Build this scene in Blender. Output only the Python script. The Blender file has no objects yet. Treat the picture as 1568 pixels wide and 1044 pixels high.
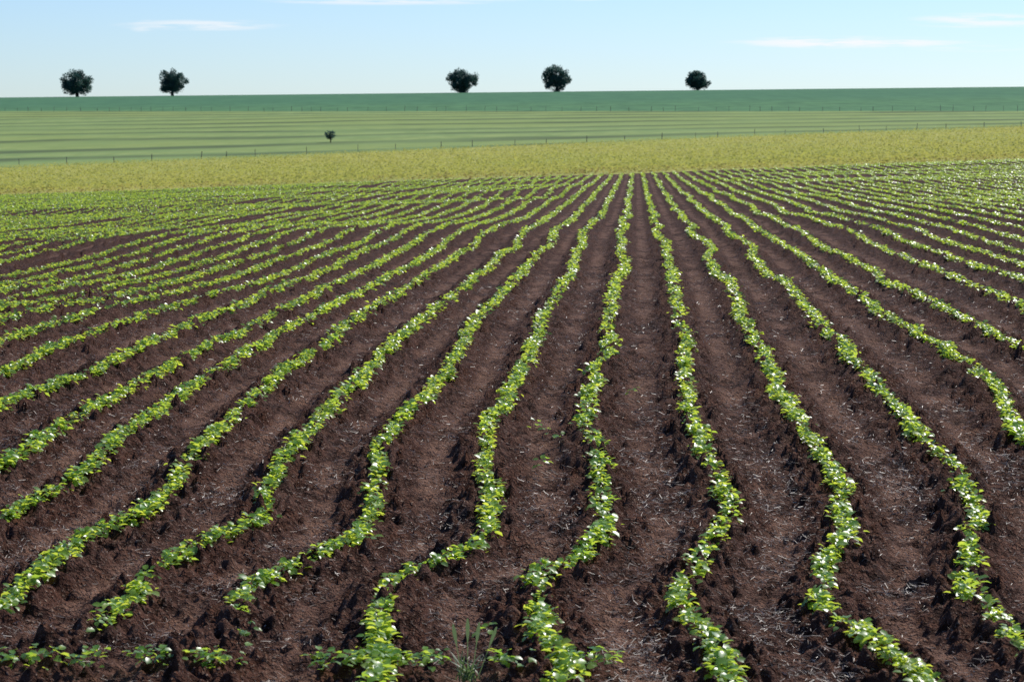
import bpy, numpy as np, math
from mathutils import Vector
rng=np.random.default_rng(7)
# ------------------------------------------------------------------ terrain
EYE=3.0
PY=np.array([0,8,12.4,15,18,19.8,24.9,31.4,38.3,49.7,71,85,123,208,222,260,300,350,420,500,600,750,900,1100,1300,2000,4000.])
PZ=np.array([-3,-2.9,-2.88,-2.96,-2.92,-2.80,-2.74,-2.66,-2.7,-2.82,-3.07,-3.25,-3.7,-4.42,-4.5,-4.56,-4.46,-4.25,-3.6,-2.4,-.3,3.65,7.8,14.9,15,5,-40])+EYE
PX=np.log(PY+10); PM=np.gradient(PZ,PX)
def prof(Y):
    q=np.log(np.maximum(Y,0)+10); x=PX
    i=np.clip(np.searchsorted(x,q)-1,0,len(x)-2)
    h=x[i+1]-x[i]; t=np.clip((q-x[i])/h,0,1)
    return (2*t**3-3*t*t+1)*PZ[i]+(t**3-2*t*t+t)*h*PM[i]+(3*t*t-2*t**3)*PZ[i+1]+(t**3-t*t)*h*PM[i+1]
def cs(Y): return np.interp(Y,[0,15,40,220,420,600,750],[0,0,.02,.035,.03,.013,.0105])
def hsh(i,j,s):
    v=np.sin(i*127.1+j*311.7+s*74.7)*43758.5453
    return v-np.floor(v)
def vnoise(x,y,s=0):
    i=np.floor(x);j=np.floor(y);fx=x-i;fy=y-j
    fx=fx*fx*(3-2*fx);fy=fy*fy*(3-2*fy)
    a=hsh(i,j,s);b=hsh(i+1,j,s);c=hsh(i,j+1,s);d=hsh(i+1,j+1,s)
    return (a+(b-a)*fx)+((c+(d-c)*fx)-(a+(b-a)*fx))*fy-.5
def H(X,Y):
    und=(vnoise(X*.09+5,Y*.07,40)*.30+vnoise(X*.22,Y*.16+9,41)*.14)*np.clip((Y-22)/25,0,1)*np.clip((230-Y)/30,0,1)
    return prof(Y)+cs(Y)*(X-.05*Y)+und
# ------------------------------------------------------------------ crop row survey (metres)
ST=np.array([11.5,12,12.5,13,13.5,14,14.5,15,15.5,16,16.5,17,17.5,18,19,20,21,22,24,26,28,31,35,40,46,54,64])
RAW={-8:(20,[-548,-527,-510,-470,-440,-405,-370]),
-7:(18,[-488,-459,-440,-425,-405,-388,-365,-335,-295]),
-6:(14,[-414,-409,-405,-401,-392,-383,-372,-344,-324,-306,-285,-255,-216]),
-5:(11,[-375,-374,-360,-342,-339,-338,-338,-332,-324,-310,-289,-263,-233,-211,-180,-136]),
-4:(5,[-307,-306,-305,-303,-301,-296,-288,-278,-265,-263,-262,-257,-255,-255,-245,-232,-214,-193,-170,-144,-110,-59]),
-3:(4,[-224,-228,-232,-232,-228,-220,-205,-194,-183,-186,-189,-186,-179,-174,-169,-159,-147,-126,-103,-78,-49,-11,42]),
-2:(5,[-161,-161,-157,-150,-128,-110,-104,-102,-104,-108,-109,-105,-100,-84,-70,-63,-49,-30,-7,23,67,121]),
-1:(0,[-68,-68,-70,-73,-76,-78,-80,-78,-65,-28,-20,-15,-15,-15,-20,-21,-21,-15,-3,11,22,32,59,88,113,148,196]),
0:(0,[24,24,21,19,17,15,14,14,34,50,60,66,68,71,70,70,69,72,79,95,108,122,144,174,205,245,295]),
1:(0,[110,110,111,111,111,107,102,110,120,133,143,150,157,160,159,157,159,164,175,188,200,215,238,268,300,340,390]),
2:(0,[208,208,208,196,188,186,190,197,204,216,228,239,244,248,252,253,254,257,266,281,289,303,328,357,390,434,484]),
3:(0,[284,284,279,275,272,273,276,284,293,302,314,326,337,343,351,353,355,357,365,375,384,398,421,448,481,524,578]),
4:(13,[432,434,436,442,455,480,500,497,499,514,543,577,612,656]),
5:(19,[584,588,590,604,628,659,698,747]),
6:(22,[720,744,774,823,877])}
NS=np.arange(-130,141); SP=.92
TX=np.full((len(NS),len(ST)),np.nan)
for n,(k,v) in RAW.items(): TX[n+130,k:k+len(v)]=np.array(v)/100
for n in range(1,141):
    r=TX[n+130]; m=np.isnan(r); r[m]=TX[n+129][m]+SP
for n in range(-1,-131,-1):
    r=TX[n+130]; m=np.isnan(r); r[m]=TX[n+131][m]-SP
STA=np.concatenate([[-40,10],ST,[80,100,130,170,260]])
near=TX[:,:1]
far=[(4.71+.0512*(y-80)+(NS-1)*SP)[:,None] for y in (80,100,130,170,260)]
TX=np.hstack([near,near,TX]+far)
def rowX(n,Y):
    y=np.asarray(Y,float); r=TX[n+130]
    x=(np.interp(y-.2,STA,r)+np.interp(y,STA,r)+np.interp(y+.2,STA,r))/3
    return x+vnoise(y*1.3,y*0+n*3.3,50)*.10+vnoise(y*3.1,y*0+n*3.3,52)*.035+vnoise(y*.25,y*0+n*.4,51)*.25*np.clip((y-22)/20,0,1)
def rowU(X,Y):
    col=np.array([ (np.interp(Y,STA,TX[i])) for i in range(len(NS))])
    return np.interp(X,col,NS,left=-130,right=140)
# ------------------------------------------------------------------ helpers
def mkmesh(name,V,F,mats,mi=None,attrs={},smooth=False):
    me=bpy.data.meshes.new(name)
    V=np.asarray(V,np.float32); me.vertices.add(len(V)); me.vertices.foreach_set('co',V.ravel())
    sizes=np.concatenate([np.full(len(f),f.shape[1]) for f in F]); idx=np.concatenate([f.ravel() for f in F])
    me.loops.add(len(idx)); me.loops.foreach_set('vertex_index',idx.astype(np.int32))
    me.polygons.add(len(sizes)); st=np.concatenate([[0],np.cumsum(sizes)[:-1]])
    me.polygons.foreach_set('loop_start',st.astype(np.int32)); me.polygons.foreach_set('loop_total',sizes.astype(np.int32))
    for m in mats: me.materials.append(m)
    if mi is not None: me.polygons.foreach_set('material_index',mi.astype(np.int32))
    me.update(calc_edges=True)
    if smooth: me.polygons.foreach_set('use_smooth',np.ones(len(sizes),bool))
    for k,a in attrs.items():
        at=me.attributes.new(k,'FLOAT','POINT'); at.data.foreach_set('value',np.asarray(a,np.float32))
    ob=bpy.data.objects.new(name,me); bpy.context.scene.collection.objects.link(ob)
    return ob
class NT:
    def __init__(s,name,world=False):
        if world:
            s.m=bpy.data.worlds.new(name)
        else: s.m=bpy.data.materials.new(name)
        s.m.use_nodes=True; s.t=s.m.node_tree; s.t.nodes.clear()
    def n(s,typ,ins={},**kw):
        nd=s.t.nodes.new(typ)
        for k,v in kw.items(): setattr(nd,k,v)
        for k,v in ins.items():
            if isinstance(v,bpy.types.NodeSocket): s.t.links.new(v,nd.inputs[k])
            else: nd.inputs[k].default_value=v
        return nd
    def math(s,op,a,b=0.0,c=None,clamp=False):
        i={0:a,1:b}
        if c is not None: i[2]=c
        return s.n('ShaderNodeMath',i,operation=op,use_clamp=clamp).outputs[0]
    def mix(s,f,a,b,**kw):
        nd=s.n('ShaderNodeMix',{0:f,6:a,7:b},data_type='RGBA',**kw); return nd.outputs[2]
    def noise(s,vec,scale,detail=3,rough=.55):
        return s.n('ShaderNodeTexNoise',{'Vector':vec,'Scale':scale,'Detail':detail,'Roughness':rough}).outputs[0]
    def ramp(s,f,a,b):
        return s.n('ShaderNodeMapRange',{0:f,1:a,2:b,3:0.0,4:1.0},interpolation_type='SMOOTHSTEP').outputs[0]
    def attr(s,name): return s.n('ShaderNodeAttribute',attribute_name=name).outputs['Fac']
def C(r,g,b): return (r,g,b,1)
# ------------------------------------------------------------------ materials
def soil_mat():
    t=NT('tilled_soil'); P=t.n('ShaderNodeNewGeometry').outputs['Position']
    u=t.attr('row'); fr=t.math('FRACT',u); d=t.math('ABSOLUTE',t.math('SUBTRACT',fr,.5))
    n1=t.noise(P,1.1,4); n2=t.noise(P,10,4,.65); n3=t.noise(P,50,2,.6)
    soil=t.mix(t.ramp(n2,.38,.64),C(.026,.0110,.0072),C(.118,.059,.041))
    soil=t.mix(t.math('MULTIPLY',t.ramp(n1,.35,.7),.5),soil,C(.092,.037,.022))
    tr=t.math('MULTIPLY',t.math('SUBTRACT',1.0,t.ramp(d,.05,.2)),t.ramp(n1,.38,.60))
    tr=t.math('MULTIPLY',tr,t.ramp(n2,.25,.55))
    soil=t.mix(t.math('MULTIPLY',tr,.8),soil,C(.235,.132,.090))
    soil=t.mix(t.math('MULTIPLY',t.ramp(n3,.58,.70),.7),soil,C(.30,.22,.17))
    hgt=t.math('ADD',t.math('MULTIPLY',n2,.6),t.math('MULTIPLY',n3,.35))
    bmp=t.n('ShaderNodeBump',{'Height':hgt,'Distance':.16,'Strength':1.0}).outputs[0]
    b=t.n('ShaderNodeBsdfPrincipled',{'Base Color':soil,'Roughness':.95,'Specular IOR Level':.06,'Normal':bmp})
    t.n('ShaderNodeOutputMaterial',{0:b.outputs[0]}); return t.m
def field_mat():
    t=NT('distant_fields'); P=t.n('ShaderNodeNewGeometry').outputs['Position']
    sx=t.n('ShaderNodeSeparateXYZ',{0:P}); X,Y=sx.outputs[0],sx.outputs[1]
    sv=t.n('ShaderNodeMapping',{'Vector':P,'Scale':(.35,.12,1)}).outputs[0]
    yn=t.noise(sv,1.0,4,.7); n1=t.noise(P,.5,3)
    yel=t.mix(t.ramp(yn,.3,.7),C(.32,.32,.085),C(.46,.43,.12))
    yel=t.mix(t.math('MULTIPLY',t.ramp(t.noise(P,.03,3),.45,.65),.5),yel,C(.28,.34,.095))
    wob=t.math('MULTIPLY',t.math('SUBTRACT',t.noise(P,.008,4,.55),.5),80.0)
    yw=t.math('ADD',t.math('ADD',Y,wob),t.math('MULTIPLY',X,-.06))
    ph=t.math('FRACT',t.math('DIVIDE',t.math('MULTIPLY',yw,yw),52000.0))
    ln=t.math('MULTIPLY',t.ramp(ph,.45,.75),t.math('SUBTRACT',1.0,t.ramp(ph,.80,1.0)))
    lt=t.ramp(ph,0,.5)
    gn=t.noise(sv,.5,4,.7)
    gr=t.mix(t.ramp(gn,.3,.7),C(.205,.275,.09),C(.285,.35,.12))
    gr=t.mix(t.math('MULTIPLY',lt,.5),gr,C(.18,.275,.10))
    gr=t.mix(t.math('MULTIPLY',t.ramp(t.noise(P,.01,3),.4,.6),.5),gr,C(.25,.31,.09))
    gr=t.mix(t.math('MULTIPLY',ln,t.math('ADD',.2,t.math('MULTIPLY',t.ramp(t.noise(P,.02,3),.3,.6),.6))),gr,C(.075,.105,.05))
    fn=t.noise(sv,.35,4,.7)
    hazed_far=t.mix(t.ramp(fn,.3,.7),C(.072,.165,.075),C(.11,.235,.10))
    hazed_far=t.mix(t.math('MULTIPLY',t.ramp(t.math('ADD',Y,t.math('MULTIPLY',fn,80.)),900,1010),.6),hazed_far,C(.070,.18,.10))  # bluish far green: distance haze is mixed into the field's base colour
    e=t.math('MULTIPLY',t.math('SUBTRACT',n1,.5),18.0)
    m2=t.ramp(t.math('SUBTRACT',t.math('ADD',Y,e),t.math('MULTIPLY',X,.6)),432,444)
    m3=t.ramp(t.math('ADD',t.math('ADD',Y,e),t.math('MULTIPLY',X,.5)),772,788)
    col=t.mix(m2,yel,gr); col=t.mix(m3,col,hazed_far)
    b=t.n('ShaderNodeBsdfPrincipled',{'Base Color':col,'Roughness':.95,'Specular IOR Level':.05})
    t.n('ShaderNodeOutputMaterial',{0:b.outputs[0]}); return t.m
def leaf_mat(name,ca,cb,cc,trans,tcol,rough=.42,spec=.5,tf=.4):
    t=NT(name); r=t.attr('rnd')
    col=t.mix(t.ramp(r,0,.6),ca,cb); col=t.mix(t.ramp(r,.75,1.0),col,cc)
    b=t.n('ShaderNodeBsdfPrincipled',{'Base Color':col,'Roughness':rough,'Specular IOR Level':spec})
    tc=t.mix(r,tcol,trans)
    tr=t.n('ShaderNodeBsdfTranslucent',{'Color':tc})
    mx=t.n('ShaderNodeMixShader',{0:tf,1:b.outputs[0],2:tr.outputs[0]})
    t.n('ShaderNodeOutputMaterial',{0:mx.outputs[0]}); return t.m
def plain_mat(name,c1,c2,rough=.8,scale=8,spec=.3):
    t=NT(name); P=t.n('ShaderNodeNewGeometry').outputs['Position']
    col=t.mix(t.ramp(t.noise(P,scale,2),.35,.65),c1,c2)
    b=t.n('ShaderNodeBsdfPrincipled',{'Base Color':col,'Roughness':rough,'Specular IOR Level':spec})
    t.n('ShaderNodeOutputMaterial',{0:b.outputs[0]}); return t.m
LM=leaf_mat('soybean_leaf',C(.085,.20,.028),C(.17,.33,.04),C(.32,.42,.075),C(.95,1.0,.10),C(.42,.70,.06),.36,.8,.48)
# ------------------------------------------------------------------ ground sheet
ys=[-40,-20,-8,0,4,7,9,10,10.6]; y=11.0
while y<60: ys.append(y); y+=max(.018,.00015*y*y)
while y<221: ys.append(y); y*=1.012
ys.append(222.); y=225.
while y<1400: ys.append(y); y*=1.02
ys+=list(np.linspace(1450,4000,16)); ys=np.array(ys)
uc=np.linspace(-.265,.275,580)
uo=.275+np.linspace(.004,1.3,26)**1.3
us=np.concatenate([-uo[::-1]+.005,uc,uo])
W=np.maximum(ys,0)*.93+1.5
GX=W[:,None]*us[None,:]; ext=np.clip(np.abs(us)-.28,0,None)*np.sign(us); GX=GX+ext[None,:]*60
GY=np.repeat(ys[:,None],len(us),1)
U=np.array([rowU(GX[k],min(ys[k],255)) for k in range(len(ys))])
def clod(X,Y,u):
    d=np.abs(u-np.floor(u)-.5)
    rough=.40+.60*np.clip((d-.08)/.2,0,1)
    a=vnoise(X*2.1,Y*2.1,1)*.07+vnoise(X*5.3+3,Y*5.3,2)*.06*rough
    q=vnoise(X*9,Y*9,6)+.5; q2=vnoise(X*16,Y*16,7)+.5
    b=(np.abs(vnoise(X*13,Y*13,3))*.08+np.clip(q-.6,0,1)*.20+np.clip(q2-.62,0,1)*.20)*rough+vnoise(X*27,Y*27,4)*.046*rough
    rip=.010*np.sin(Y*38+X*5+vnoise(X*3,Y*1.5,8)*5)*(1-np.clip((d-.08)/.1,0,1))
    return a+b+rip+.036*np.cos(2*np.pi*u)
fade=np.clip((235-GY)/15,0,1)*np.clip(70/np.maximum(GY,1),0,1)
GZ=H(GX,GY)+clod(GX,GY,U)*fade
ny,nx=GX.shape
I=np.arange(ny*nx).reshape(ny,nx)
F=np.stack([I[:-1,:-1],I[:-1,1:],I[1:,1:],I[1:,:-1]],-1).reshape(-1,4)
mi=np.repeat((ys[:-1]>221.5).astype(int),nx-1)
mkmesh('ground',np.stack([GX,GY,GZ],-1).reshape(-1,3),[F],[soil_mat(),field_mat()],mi=mi,attrs={'row':U.ravel()},smooth=True)
# ------------------------------------------------------------------ leaf scatter
def rot(yaw,pitch,roll):
    cy,sy=np.cos(yaw),np.sin(yaw);cp,sp=np.cos(pitch),np.sin(pitch);cr,sr=np.cos(roll),np.sin(roll)
    fx=np.stack([cy*cp,sy*cp,sp],-1)
    sd=np.stack([-sy,cy,0*cy],-1); up=np.cross(fx,sd)
    s2=sd*cr[:,None]+up*sr[:,None]; u2=np.cross(fx,s2)
    return fx,s2,u2
def leaves(P,L,Wd,yaw,pitch,roll,rnd,detail):
    fx,sd,up=rot(yaw,pitch,roll)
    if detail:
        tpl=np.array([[0,0,0],[.5,0,.0],[1,0,-.16],[.22,.42,.07],[.68,.40,.05],[.22,-.42,.07],[.68,-.40,.05]])
        fq=np.array([[0,1,4,3],[1,0,5,6]]); ft=np.array([[1,2,4],[2,1,6]])
    else:
        tpl=np.array([[0,0,0],[1,0,-.1],[.45,.5,.08],[.45,-.5,.08]]); fq=None; ft=np.array([[0,1,2],[1,0,3]])
    n=len(P); k=len(tpl)
    V=P[:,None,:]+fx[:,None,:]*(tpl[None,:,0]*L[:,None])[...,None]+sd[:,None,:]*(tpl[None,:,1]*Wd[:,None])[...,None]+up[:,None,:]*(tpl[None,:,2]*L[:,None])[...,None]
    o=(np.arange(n)*k)[:,None,None]
    F=[]
    if fq is not None: F.append((fq[None]+o).reshape(-1,4))
    F.append((ft[None]+o).reshape(-1,3))
    return V.reshape(-1,3),F,np.repeat(rnd,k)
skip={-16,-23}
def row_points(y0,y1,per_m,halfang):
    xs=[];yy=[];nn=[]
    for n in NS:
        if n in skip: continue
        L=y1-y0; m=rng.poisson(L*per_m*1.05)
        Y=rng.uniform(y0,y1,m)
        X=rowX(n,Y)
        ok=np.abs(X)<halfang*Y+1.5
        if not ok.any(): continue
        if n==-2: ok&=(Y>13.9)
        if n==-3: ok&=(Y>13.35)
        X=X[ok];Y=Y[ok]
        xs.append(X);yy.append(Y);nn.append(np.full(len(X),n))
    return np.concatenate(xs),np.concatenate(yy),np.concatenate(nn)
def plants(y0,y1,per_m,half,size,spread,hmax,nl,detail,rs=1.0):
    X,Y,N=row_points(y0,y1,per_m*1.0,half)
    dx=np.zeros_like(X)
    for n in np.unique(N):
        k=N==n; dx[k]=(rowX(n,Y[k]+.15)-rowX(n,Y[k]-.15))/.3
    rep=np.floor(np.sqrt(1+dx**2)+rng.random(len(X))).astype(int)
    if y0<30:
        X=np.repeat(X,rep);Y=np.repeat(Y,rep);N=np.repeat(N,rep);dx=np.repeat(dx,rep)
        j=rng.uniform(-.04,.04,len(X));Y=Y+j;X=X+dx*j
    dens=vnoise(Y*1.3,N*7.3,9)+vnoise(Y*5,N*3.1,10)*.7+vnoise(Y*.3,N*1.9,15)*.3
    keep=dens>-.66+.15*rng.random(len(X))
    X,Y,N=X[keep],Y[keep],N[keep]
    vig=1+.28*vnoise(Y*2.0,N*5.7,11)*2+.32*vnoise(Y*6.0,N*5.7,16)*2
    X=X+rng.normal(0,spread*.3,len(X))+.035*vnoise(Y*3.2,N*2.2,12)*2
    size=size*np.sqrt(vig)
    m=len(X); R=lambda a,b: rng.uniform(a,b,m*nl)
    X=np.repeat(X,nl);Y=np.repeat(Y,nl);sz=np.repeat(size,nl);vg=np.repeat(vig,nl); prnd=np.repeat(rng.random(m),nl)
    patch=np.repeat(vnoise(Y[::nl]*.8,N*4.1,13)+.5,nl)
    yaw=R(0,2*np.pi); off=np.abs(rng.normal(0,spread*.6,m*nl))*vg
    PX_=X+np.cos(yaw)*off; PY_=Y+np.sin(yaw)*off
    h=R(.10,1)*hmax*vg*(1-.35*np.clip(off/(spread*1.5),0,1))
    Z=H(PX_,PY_)+.050+h
    P=np.stack([PX_,PY_,Z],-1)
    L=sz*R(.6,1.3)
    rnd=np.clip((.65*R(0,1)+.25*prnd+.25*patch)*rs,0,1)
    return leaves(P,L,L*R(.7,.92),yaw,R(-.5,.65),R(-.6,.6),rnd,detail)
def merge(parts):
    V=[];F4=[];F3=[];A=[];o=0
    for v,F,a in parts:
        for f in F:
            (F4 if f.shape[1]==4 else F3).append(f+o)
        V.append(v);A.append(a);o+=len(v)
    Fs=[]
    if F4: Fs.append(np.concatenate(F4))
    if F3: Fs.append(np.concatenate(F3))
    return np.concatenate(V),Fs,np.concatenate(A)
parts=[plants(11.0,30,36,.26,.048,.046,.10,7,True),
       plants(30,60,24,.25,.060,.048,.10,4,False,.9),
       plants(60,110,15,.25,.078,.046,.09,3,False,.8),
       plants(110,221,9,.25,.105,.048,.08,2,False,.7)]
xs=np.concatenate([rng.uniform(-2.0,-1.45,18),rng.uniform(-1.05,-.3,26),rng.uniform(-.1,.1,6),rng.uniform(-2.75,-2.35,14),rng.uniform(-2.25,-2.15,5),rng.uniform(.35,.55,6)])
xs2=np.array([-1.5,-1.47,.28,.26,.30,.36,.22,-.13,1.2,.4])
yh=np.concatenate([np.full(len(xs),12.42)+rng.normal(0,.05,len(xs)),[13.35,13.38,19.4,19.5,20.9,20.5,21.3,13.3,24.,12.4]])
xs=np.concatenate([xs,xs2])
m=len(xs); nl=6
yaw=rng.uniform(0,6.28,m*nl); off=np.abs(rng.normal(0,.035,m*nl))
X=np.repeat(xs,nl)+np.cos(yaw)*off; Y=np.repeat(yh,nl)+np.sin(yaw)*off
P=np.stack([X,Y,H(X,Y)+.05+rng.uniform(.02,.10,m*nl)],-1); L=.05*rng.uniform(.65,1.2,m*nl)
parts.append(leaves(P,L,L*.85,yaw,rng.uniform(-.4,.5,m*nl),rng.uniform(-.5,.5,m*nl),rng.random(m*nl)*.8,True))
V,F,A=merge(parts)
mkmesh('soybean_crop_rows',V,F,[LM],attrs={'rnd':A})
# ------------------------------------------------------------------ straw residue
SM=plain_mat('dry_straw',C(.10,.068,.045),C(.42,.34,.26),.5,30,.35)
def straw(n,y0,y1,lmin,lmax,w):
    Y=y0*(y1/y0)**(rng.random(n)**1.0); X=(rng.random(n)*.5-.25)*Y+rng.normal(0,.5,n)
    k=vnoise(X*1.2,Y*1.2,20)+.6*vnoise(X*4,Y*4,21)+rng.uniform(-.3,.3,n)>-.05
    X=X[k];Y=Y[k];n=len(X)
    yaw=rng.uniform(0,6.28,n);pit=rng.normal(0,.25,n);L=rng.uniform(lmin,lmax,n)*rng.uniform(.5,1,n)
    fx,sd,up=rot(yaw,pit,rng.uniform(-.8,.8,n))
    z=H(X,Y)+rng.uniform(-.01,.03,n)+clod(X,Y,np.full(n,.3))*np.clip(70/Y,0,1)+.012
    P=np.stack([X,Y,z],-1); hw=(w*rng.uniform(.5,1.3,n))[:,None]
    a=P-fx*L[:,None]/2;b=P+fx*L[:,None]/2
    V=np.stack([a-sd*hw,b-sd*hw,b+sd*hw,a+sd*hw],1).reshape(-1,3)
    return V,[np.arange(4*n).reshape(-1,4)],np.zeros(4*n)
V,F,A=merge([straw(60000,11,20,.015,.085,.0015),straw(56000,18,45,.03,.09,.0022)])
mkmesh('straw_residue',V,F,[SM])
# ------------------------------------------------------------------ ripening crop field
YM=leaf_mat('ripening_crop_leaf',C(.34,.34,.085),C(.44,.41,.11),C(.25,.145,.08),C(.60,.55,.14),C(.54,.58,.12),.8,.08,.38)
n=150000
Y=224+rng.random(n)**1.25*300; X=(rng.random(n)*.52-.26)*Y
k=Y<436+.6*X-2; X=X[k];Y=Y[k];n=len(X)
edge=np.clip((Y-223.5)/2.5,.35,1)
P=np.stack([X,Y,H(X,Y)+rng.uniform(.1,.55,n)*edge],-1); L=rng.uniform(.14,.34,n)
rn=np.clip(.42*rng.random(n)+.40*(vnoise(X*.12,Y*.05,31)+.5)+np.where(Y<228+4*vnoise(X*.3,Y*.1,3),.5,0),0,1)
V,F,A=leaves(P,L,L*.8,rng.uniform(0,6.28,n),rng.uniform(-.5,.7,n),rng.uniform(-.6,.6,n),rn,False)
mkmesh('ripening_crop_field',V,F,[YM],attrs={'rnd':A})
# ------------------------------------------------------------------ trees
BK=plain_mat('tree_bark',C(.035,.03,.028),C(.07,.06,.05),.9,2)
TM=leaf_mat('hazed_tree_foliage',C(.035,.085,.080),C(.05,.11,.09),C(.08,.15,.10),C(.07,.17,.12),C(.05,.13,.12),.6,.3,.3)  # leaf tones lifted and blued to hold the distance haze
def tube(pts,rad,k=7):
    V=[];F=[]
    for i,(p,r) in enumerate(zip(pts,rad)):
        for j in range(k):
            a=2*np.pi*j/k; V.append((p[0]+r*math.cos(a),p[1]+r*math.sin(a),p[2]))
    for i in range(len(pts)-1):
        for j in range(k):
            F.append((i*k+j,i*k+(j+1)%k,(i+1)*k+(j+1)%k,(i+1)*k+j))
    return np.array(V),np.array(F)
def tree(name,x,y,w,h,trunk,seed,nleaf=11000,lsz=.6,sink=0.3):
    r=np.random.default_rng(seed); base=np.array([x,y,float(H(np.array(x),np.array(float(y))))-sink])
    V=[];F=[];o=0
    rt=w*.045
    def add(p,q,ra,rb,seg=5):
        nonlocal o
        p=np.array(p,float);q=np.array(q,float); pts=[];rad=[]
        bend=r.normal(0,.06,3)*np.linalg.norm(q-p)
        for i in range(seg+1):
            t=i/seg; pts.append(p+(q-p)*t+bend*math.sin(t*math.pi)); rad.append(ra+(rb-ra)*t)
        v,f=tube(pts,rad); V.append(v);F.append(f+o);o+=len(v)
    th=trunk+h*.18
    add(base,base+[0,0,th],rt*1.25,rt*.85)
    ch=h-trunk; cz=trunk+ch*.47
    for i in range(10):
        a=i*2.4+r.uniform(-.3,.3); rr=r.uniform(.22,.38)*w; zz=r.uniform(.3,.85)*ch+trunk
        tip=base+[math.cos(a)*rr,math.sin(a)*rr,zz]
        add(base+[0,0,th*r.uniform(.6,.98)],tip,rt*.55,rt*.12,4)
    V=np.concatenate(V);F=np.concatenate(F); nb=len(F)
    nc=100; cl=[];cr=[]
    lob=r.uniform(-.12,.12,8)
    while len(cl)<nc:
        d=r.normal(0,1,3); d/=np.linalg.norm(d); rad=r.random()**.38
        a=math.atan2(d[1],d[0]); k=1+lob[int((a+math.pi)/6.2832*7.99)]
        p=d*rad*np.array([w*.45*k,w*.45*k,ch*.43])
        if p[2]<0: p[:2]*=1-.08*(p[2]/(ch*.43))**2
        cl.append(p+np.array([0,0,cz])); cr.append(w*r.uniform(.07,.13))
    cl=np.array(cl);cr=np.array(cr)
    ci=r.integers(0,nc,nleaf); d=r.normal(0,1,(nleaf,3)); d/=np.linalg.norm(d,axis=1)[:,None]
    P=base+cl[ci]+d*(cr[ci]*r.random(nleaf)**.4)[:,None]
    P[:,2]=np.maximum(P[:,2],base[2]+.45)
    L=lsz*r.uniform(.6,1.3,nleaf)
    v,f,a=leaves(P,L,L*.8,r.uniform(0,6.28,nleaf),r.uniform(-.9,.9,nleaf),r.uniform(-.9,.9,nleaf),np.clip(.6*r.random(nleaf)+.4*r.random(nc)[ci],0,1),False)
    allV=np.concatenate([V,v]); Fs=[F,f[0]+len(V)]
    mi=np.concatenate([np.zeros(nb),np.ones(len(f[0]))])
    mkmesh(name,allV,Fs,[BK,TM],mi=mi,attrs={'rnd':np.concatenate([np.zeros(len(V)),a])})
TY=1095.
def tx(px): return (px-784)/3702*TY
for i,(px,w,h) in enumerate([(122,15.2,13.1),(267,13.8,12.8),(708,14.4,11.3),(852,16,12.4),(1066,12,9.0)]):
    tree('tree',tx(px),TY,w,h,.4,100+i)
tree('small_tree',(507-784)/3702*500,500.,2.6,2.6,.7,55,500,.3,.1)
# ------------------------------------------------------------------ fences
FM=plain_mat('weathered_post',C(.10,.09,.075),C(.2,.18,.15),.9,3)
def fence(name,fy,x0,x1,step,hh):
    V=[];F=[];o=0; tops=[]
    x=x0
    while x<x1:
        y=fy(x); z=float(H(np.array(x),np.array(float(y)))); hgt=hh*rng.uniform(.75,1.15); r=rng.uniform(.04,.08); lean=rng.normal(0,.05)
        v,f=tube([(x,y,z-.2),(x+lean,y,z+hgt)],[r,r*.85],6); V.append(v);F.append(f+o);o+=len(v)
        tops.append((x,y,z)); x+=step*rng.uniform(.6,1.4)
    for lev in (.35,.75,1.1):
        for a,b in zip(tops[:-1],tops[1:]):
            e=.0015; v=np.array([(a[0],a[1],a[2]+lev-e),(b[0],b[1],b[2]+lev-e),(b[0],b[1],b[2]+lev+e),(a[0],a[1],a[2]+lev+e)]); V.append(v);F.append(np.array([[0,1,2,3]])+o);o+=4
    mkmesh(name,np.concatenate(V),[np.concatenate(F)],[FM])
fence('wire_fence',lambda x:780-.5*x,-240,190,5.0,1.6)
fence('wire_fence',lambda x:444+.6*x,-130,130,6.5,1.2)
# ------------------------------------------------------------------ grass weed
WM=leaf_mat('weed_blade',C(.07,.13,.05),C(.11,.17,.07),C(.2,.22,.12),C(.25,.35,.12),C(.2,.32,.1),.5,.5,.3)
def weed(x,y,hh,nb,seed):
    r=np.random.default_rng(seed); V=[];F=[];A=[];o=0; z0=float(H(np.array(x),np.array(float(y))))
    for b in range(nb):
        a=r.uniform(0,6.28); L=hh*r.uniform(.25,.6); out=r.uniform(.35,1.1); wd=r.uniform(.004,.008); s=6
        sd=np.array([-math.sin(a),math.cos(a),0])
        bx,by=r.normal(0,.025,2)
        for i in range(s+1):
            t=i/s; p=np.array([x+bx+math.cos(a)*out*L*t**1.6,y+by+math.sin(a)*out*L*t**1.6,z0+L*(t-.35*out*t*t)])
            ww=wd*(1-t)**.6*(.6+.8*t)+.0004; V+= [p-sd*ww,p+sd*ww]; A+=[b/nb]*2
        for i in range(s): F.append((o+2*i,o+2*i+2,o+2*i+3,o+2*i+1))
        o+=2*(s+1)
    for sx_ in (0,.02,-.025,.05):
        L=hh*r.uniform(.7,1.05) ; s=8
        for i in range(s+1):
            t=i/s; p=np.array([x+sx_+sx_*2*t,y+sx_,z0+L*t]); ww=.0022 if t<.72 else .009*math.sin((t-.66)/.36*math.pi)+.002
            V+=[p-np.array([ww,0,0]),p+np.array([ww,0,0])];A+=[.9]*2
        for i in range(s): F.append((o+2*i,o+2*i+2,o+2*i+3,o+2*i+1))
        o+=2*(s+1)
    mkmesh('grass_weed',np.array(V),[np.array(F)],[WM],attrs={'rnd':np.array(A)})
weed(-.23,12.35,.33,34,3)
weed(3.9,16.9,.10,14,4)
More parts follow.
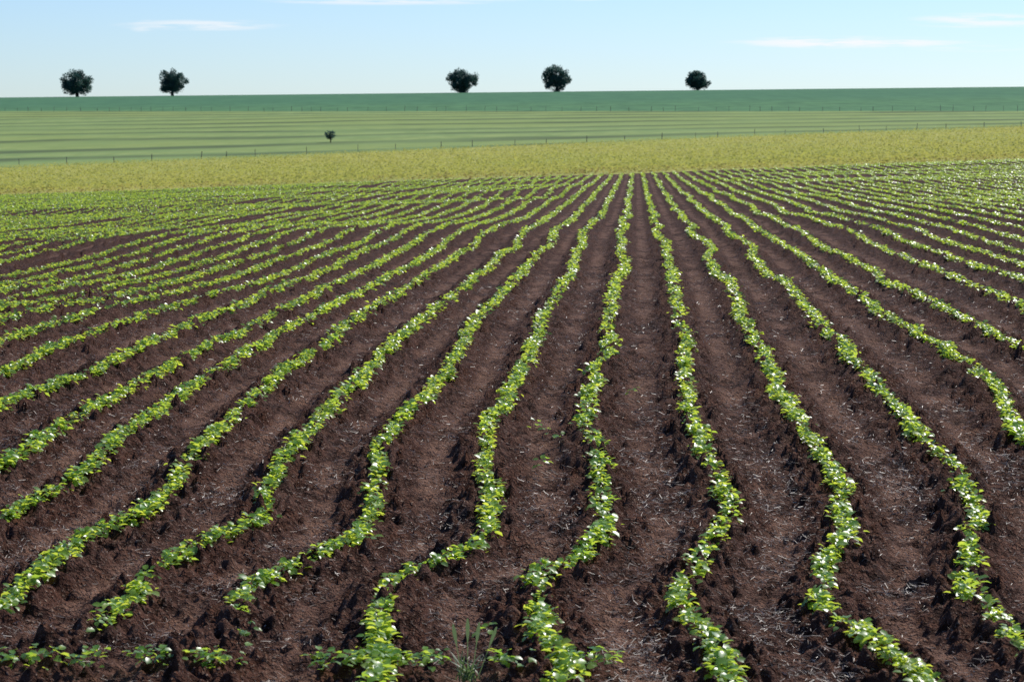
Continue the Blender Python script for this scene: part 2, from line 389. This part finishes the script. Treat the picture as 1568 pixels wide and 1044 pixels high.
# ------------------------------------------------------------------ light and sky
EL,AZ=math.radians(40),math.radians(38)
sd=Vector((math.sin(AZ)*math.cos(EL),math.cos(AZ)*math.cos(EL),math.sin(EL)))
sl=bpy.data.lights.new('sun','SUN'); sl.energy=5.0; sl.angle=math.radians(.5); sl.color=(1,.96,.90)
so=bpy.data.objects.new('sun',sl); so.rotation_euler=sd.to_track_quat('Z','Y').to_euler(); bpy.context.scene.collection.objects.link(so)
t=NT('sky',True); bpy.context.scene.world=t.m
sk=t.n('ShaderNodeTexSky',sky_type='NISHITA',sun_disc=False,sun_elevation=EL,sun_rotation=AZ,air_density=1.0,dust_density=.3,ozone_density=3.0,altitude=600)
tint=t.mix(1.0,sk.outputs[0],C(.87,1.04,1.36),blend_type='MULTIPLY')
g=t.n('ShaderNodeTexCoord').outputs['Generated']; s=t.n('ShaderNodeSeparateXYZ',{0:g})
fy=t.math('MAXIMUM',s.outputs[1],.05)
az=t.math('DIVIDE',s.outputs[0],fy); el=t.math('DIVIDE',s.outputs[2],fy)
cv=t.n('ShaderNodeCombineXYZ',{0:t.math('MULTIPLY',az,40.0),1:t.math('MULTIPLY',el,500.0),2:3.0}).outputs[0]
nz=t.noise(cv,1.0,4,.6)
cl=None
for px,py,hw,hh,st in [(1295,67,190,10,1.),(310,41,130,9,.7),(1500,34,120,12,.8),(600,3,200,8,.8),(1480,76,90,6,.35),(225,42,25,11,.5),(880,0,60,5,.5)]:
    a0=(px-784)/3702; e0=(190-py)/3702
    dx=t.math('DIVIDE',t.math('SUBTRACT',az,a0),hw/3702); dy=t.math('DIVIDE',t.math('SUBTRACT',el,e0),hh/3702)
    q=t.math('ADD',t.math('MULTIPLY',dx,dx),t.math('MULTIPLY',dy,dy))
    m_=t.math('MULTIPLY',t.math('SUBTRACT',1.0,t.ramp(q,0.0,1.3)),st)
    cl=m_ if cl is None else t.math('MAXIMUM',cl,m_)
cl=t.math('MULTIPLY',cl,t.ramp(nz,.35,.62))
col=t.mix(t.math('MULTIPLY',cl,.9),tint,C(10.2,10.2,10.4))
bg=t.n('ShaderNodeBackground',{'Color':col,'Strength':.095}); t.n('ShaderNodeOutputWorld',{0:bg.outputs[0]})
# ------------------------------------------------------------------ camera
cd=bpy.data.cameras.new('camera'); co=bpy.data.objects.new('camera',cd); bpy.context.scene.collection.objects.link(co)
cd.lens=85; cd.sensor_width=36; cd.clip_end=9000; co.location=(0,0,EYE); co.rotation_euler=(math.pi/2-math.atan(332/3702),0,0)
cd.dof.use_dof=True; cd.dof.focus_distance=24; cd.dof.aperture_fstop=6.3
bpy.context.scene.camera=co
vs=bpy.context.scene.view_settings; vs.view_transform='Standard'; vs.look='None'; vs.exposure=0
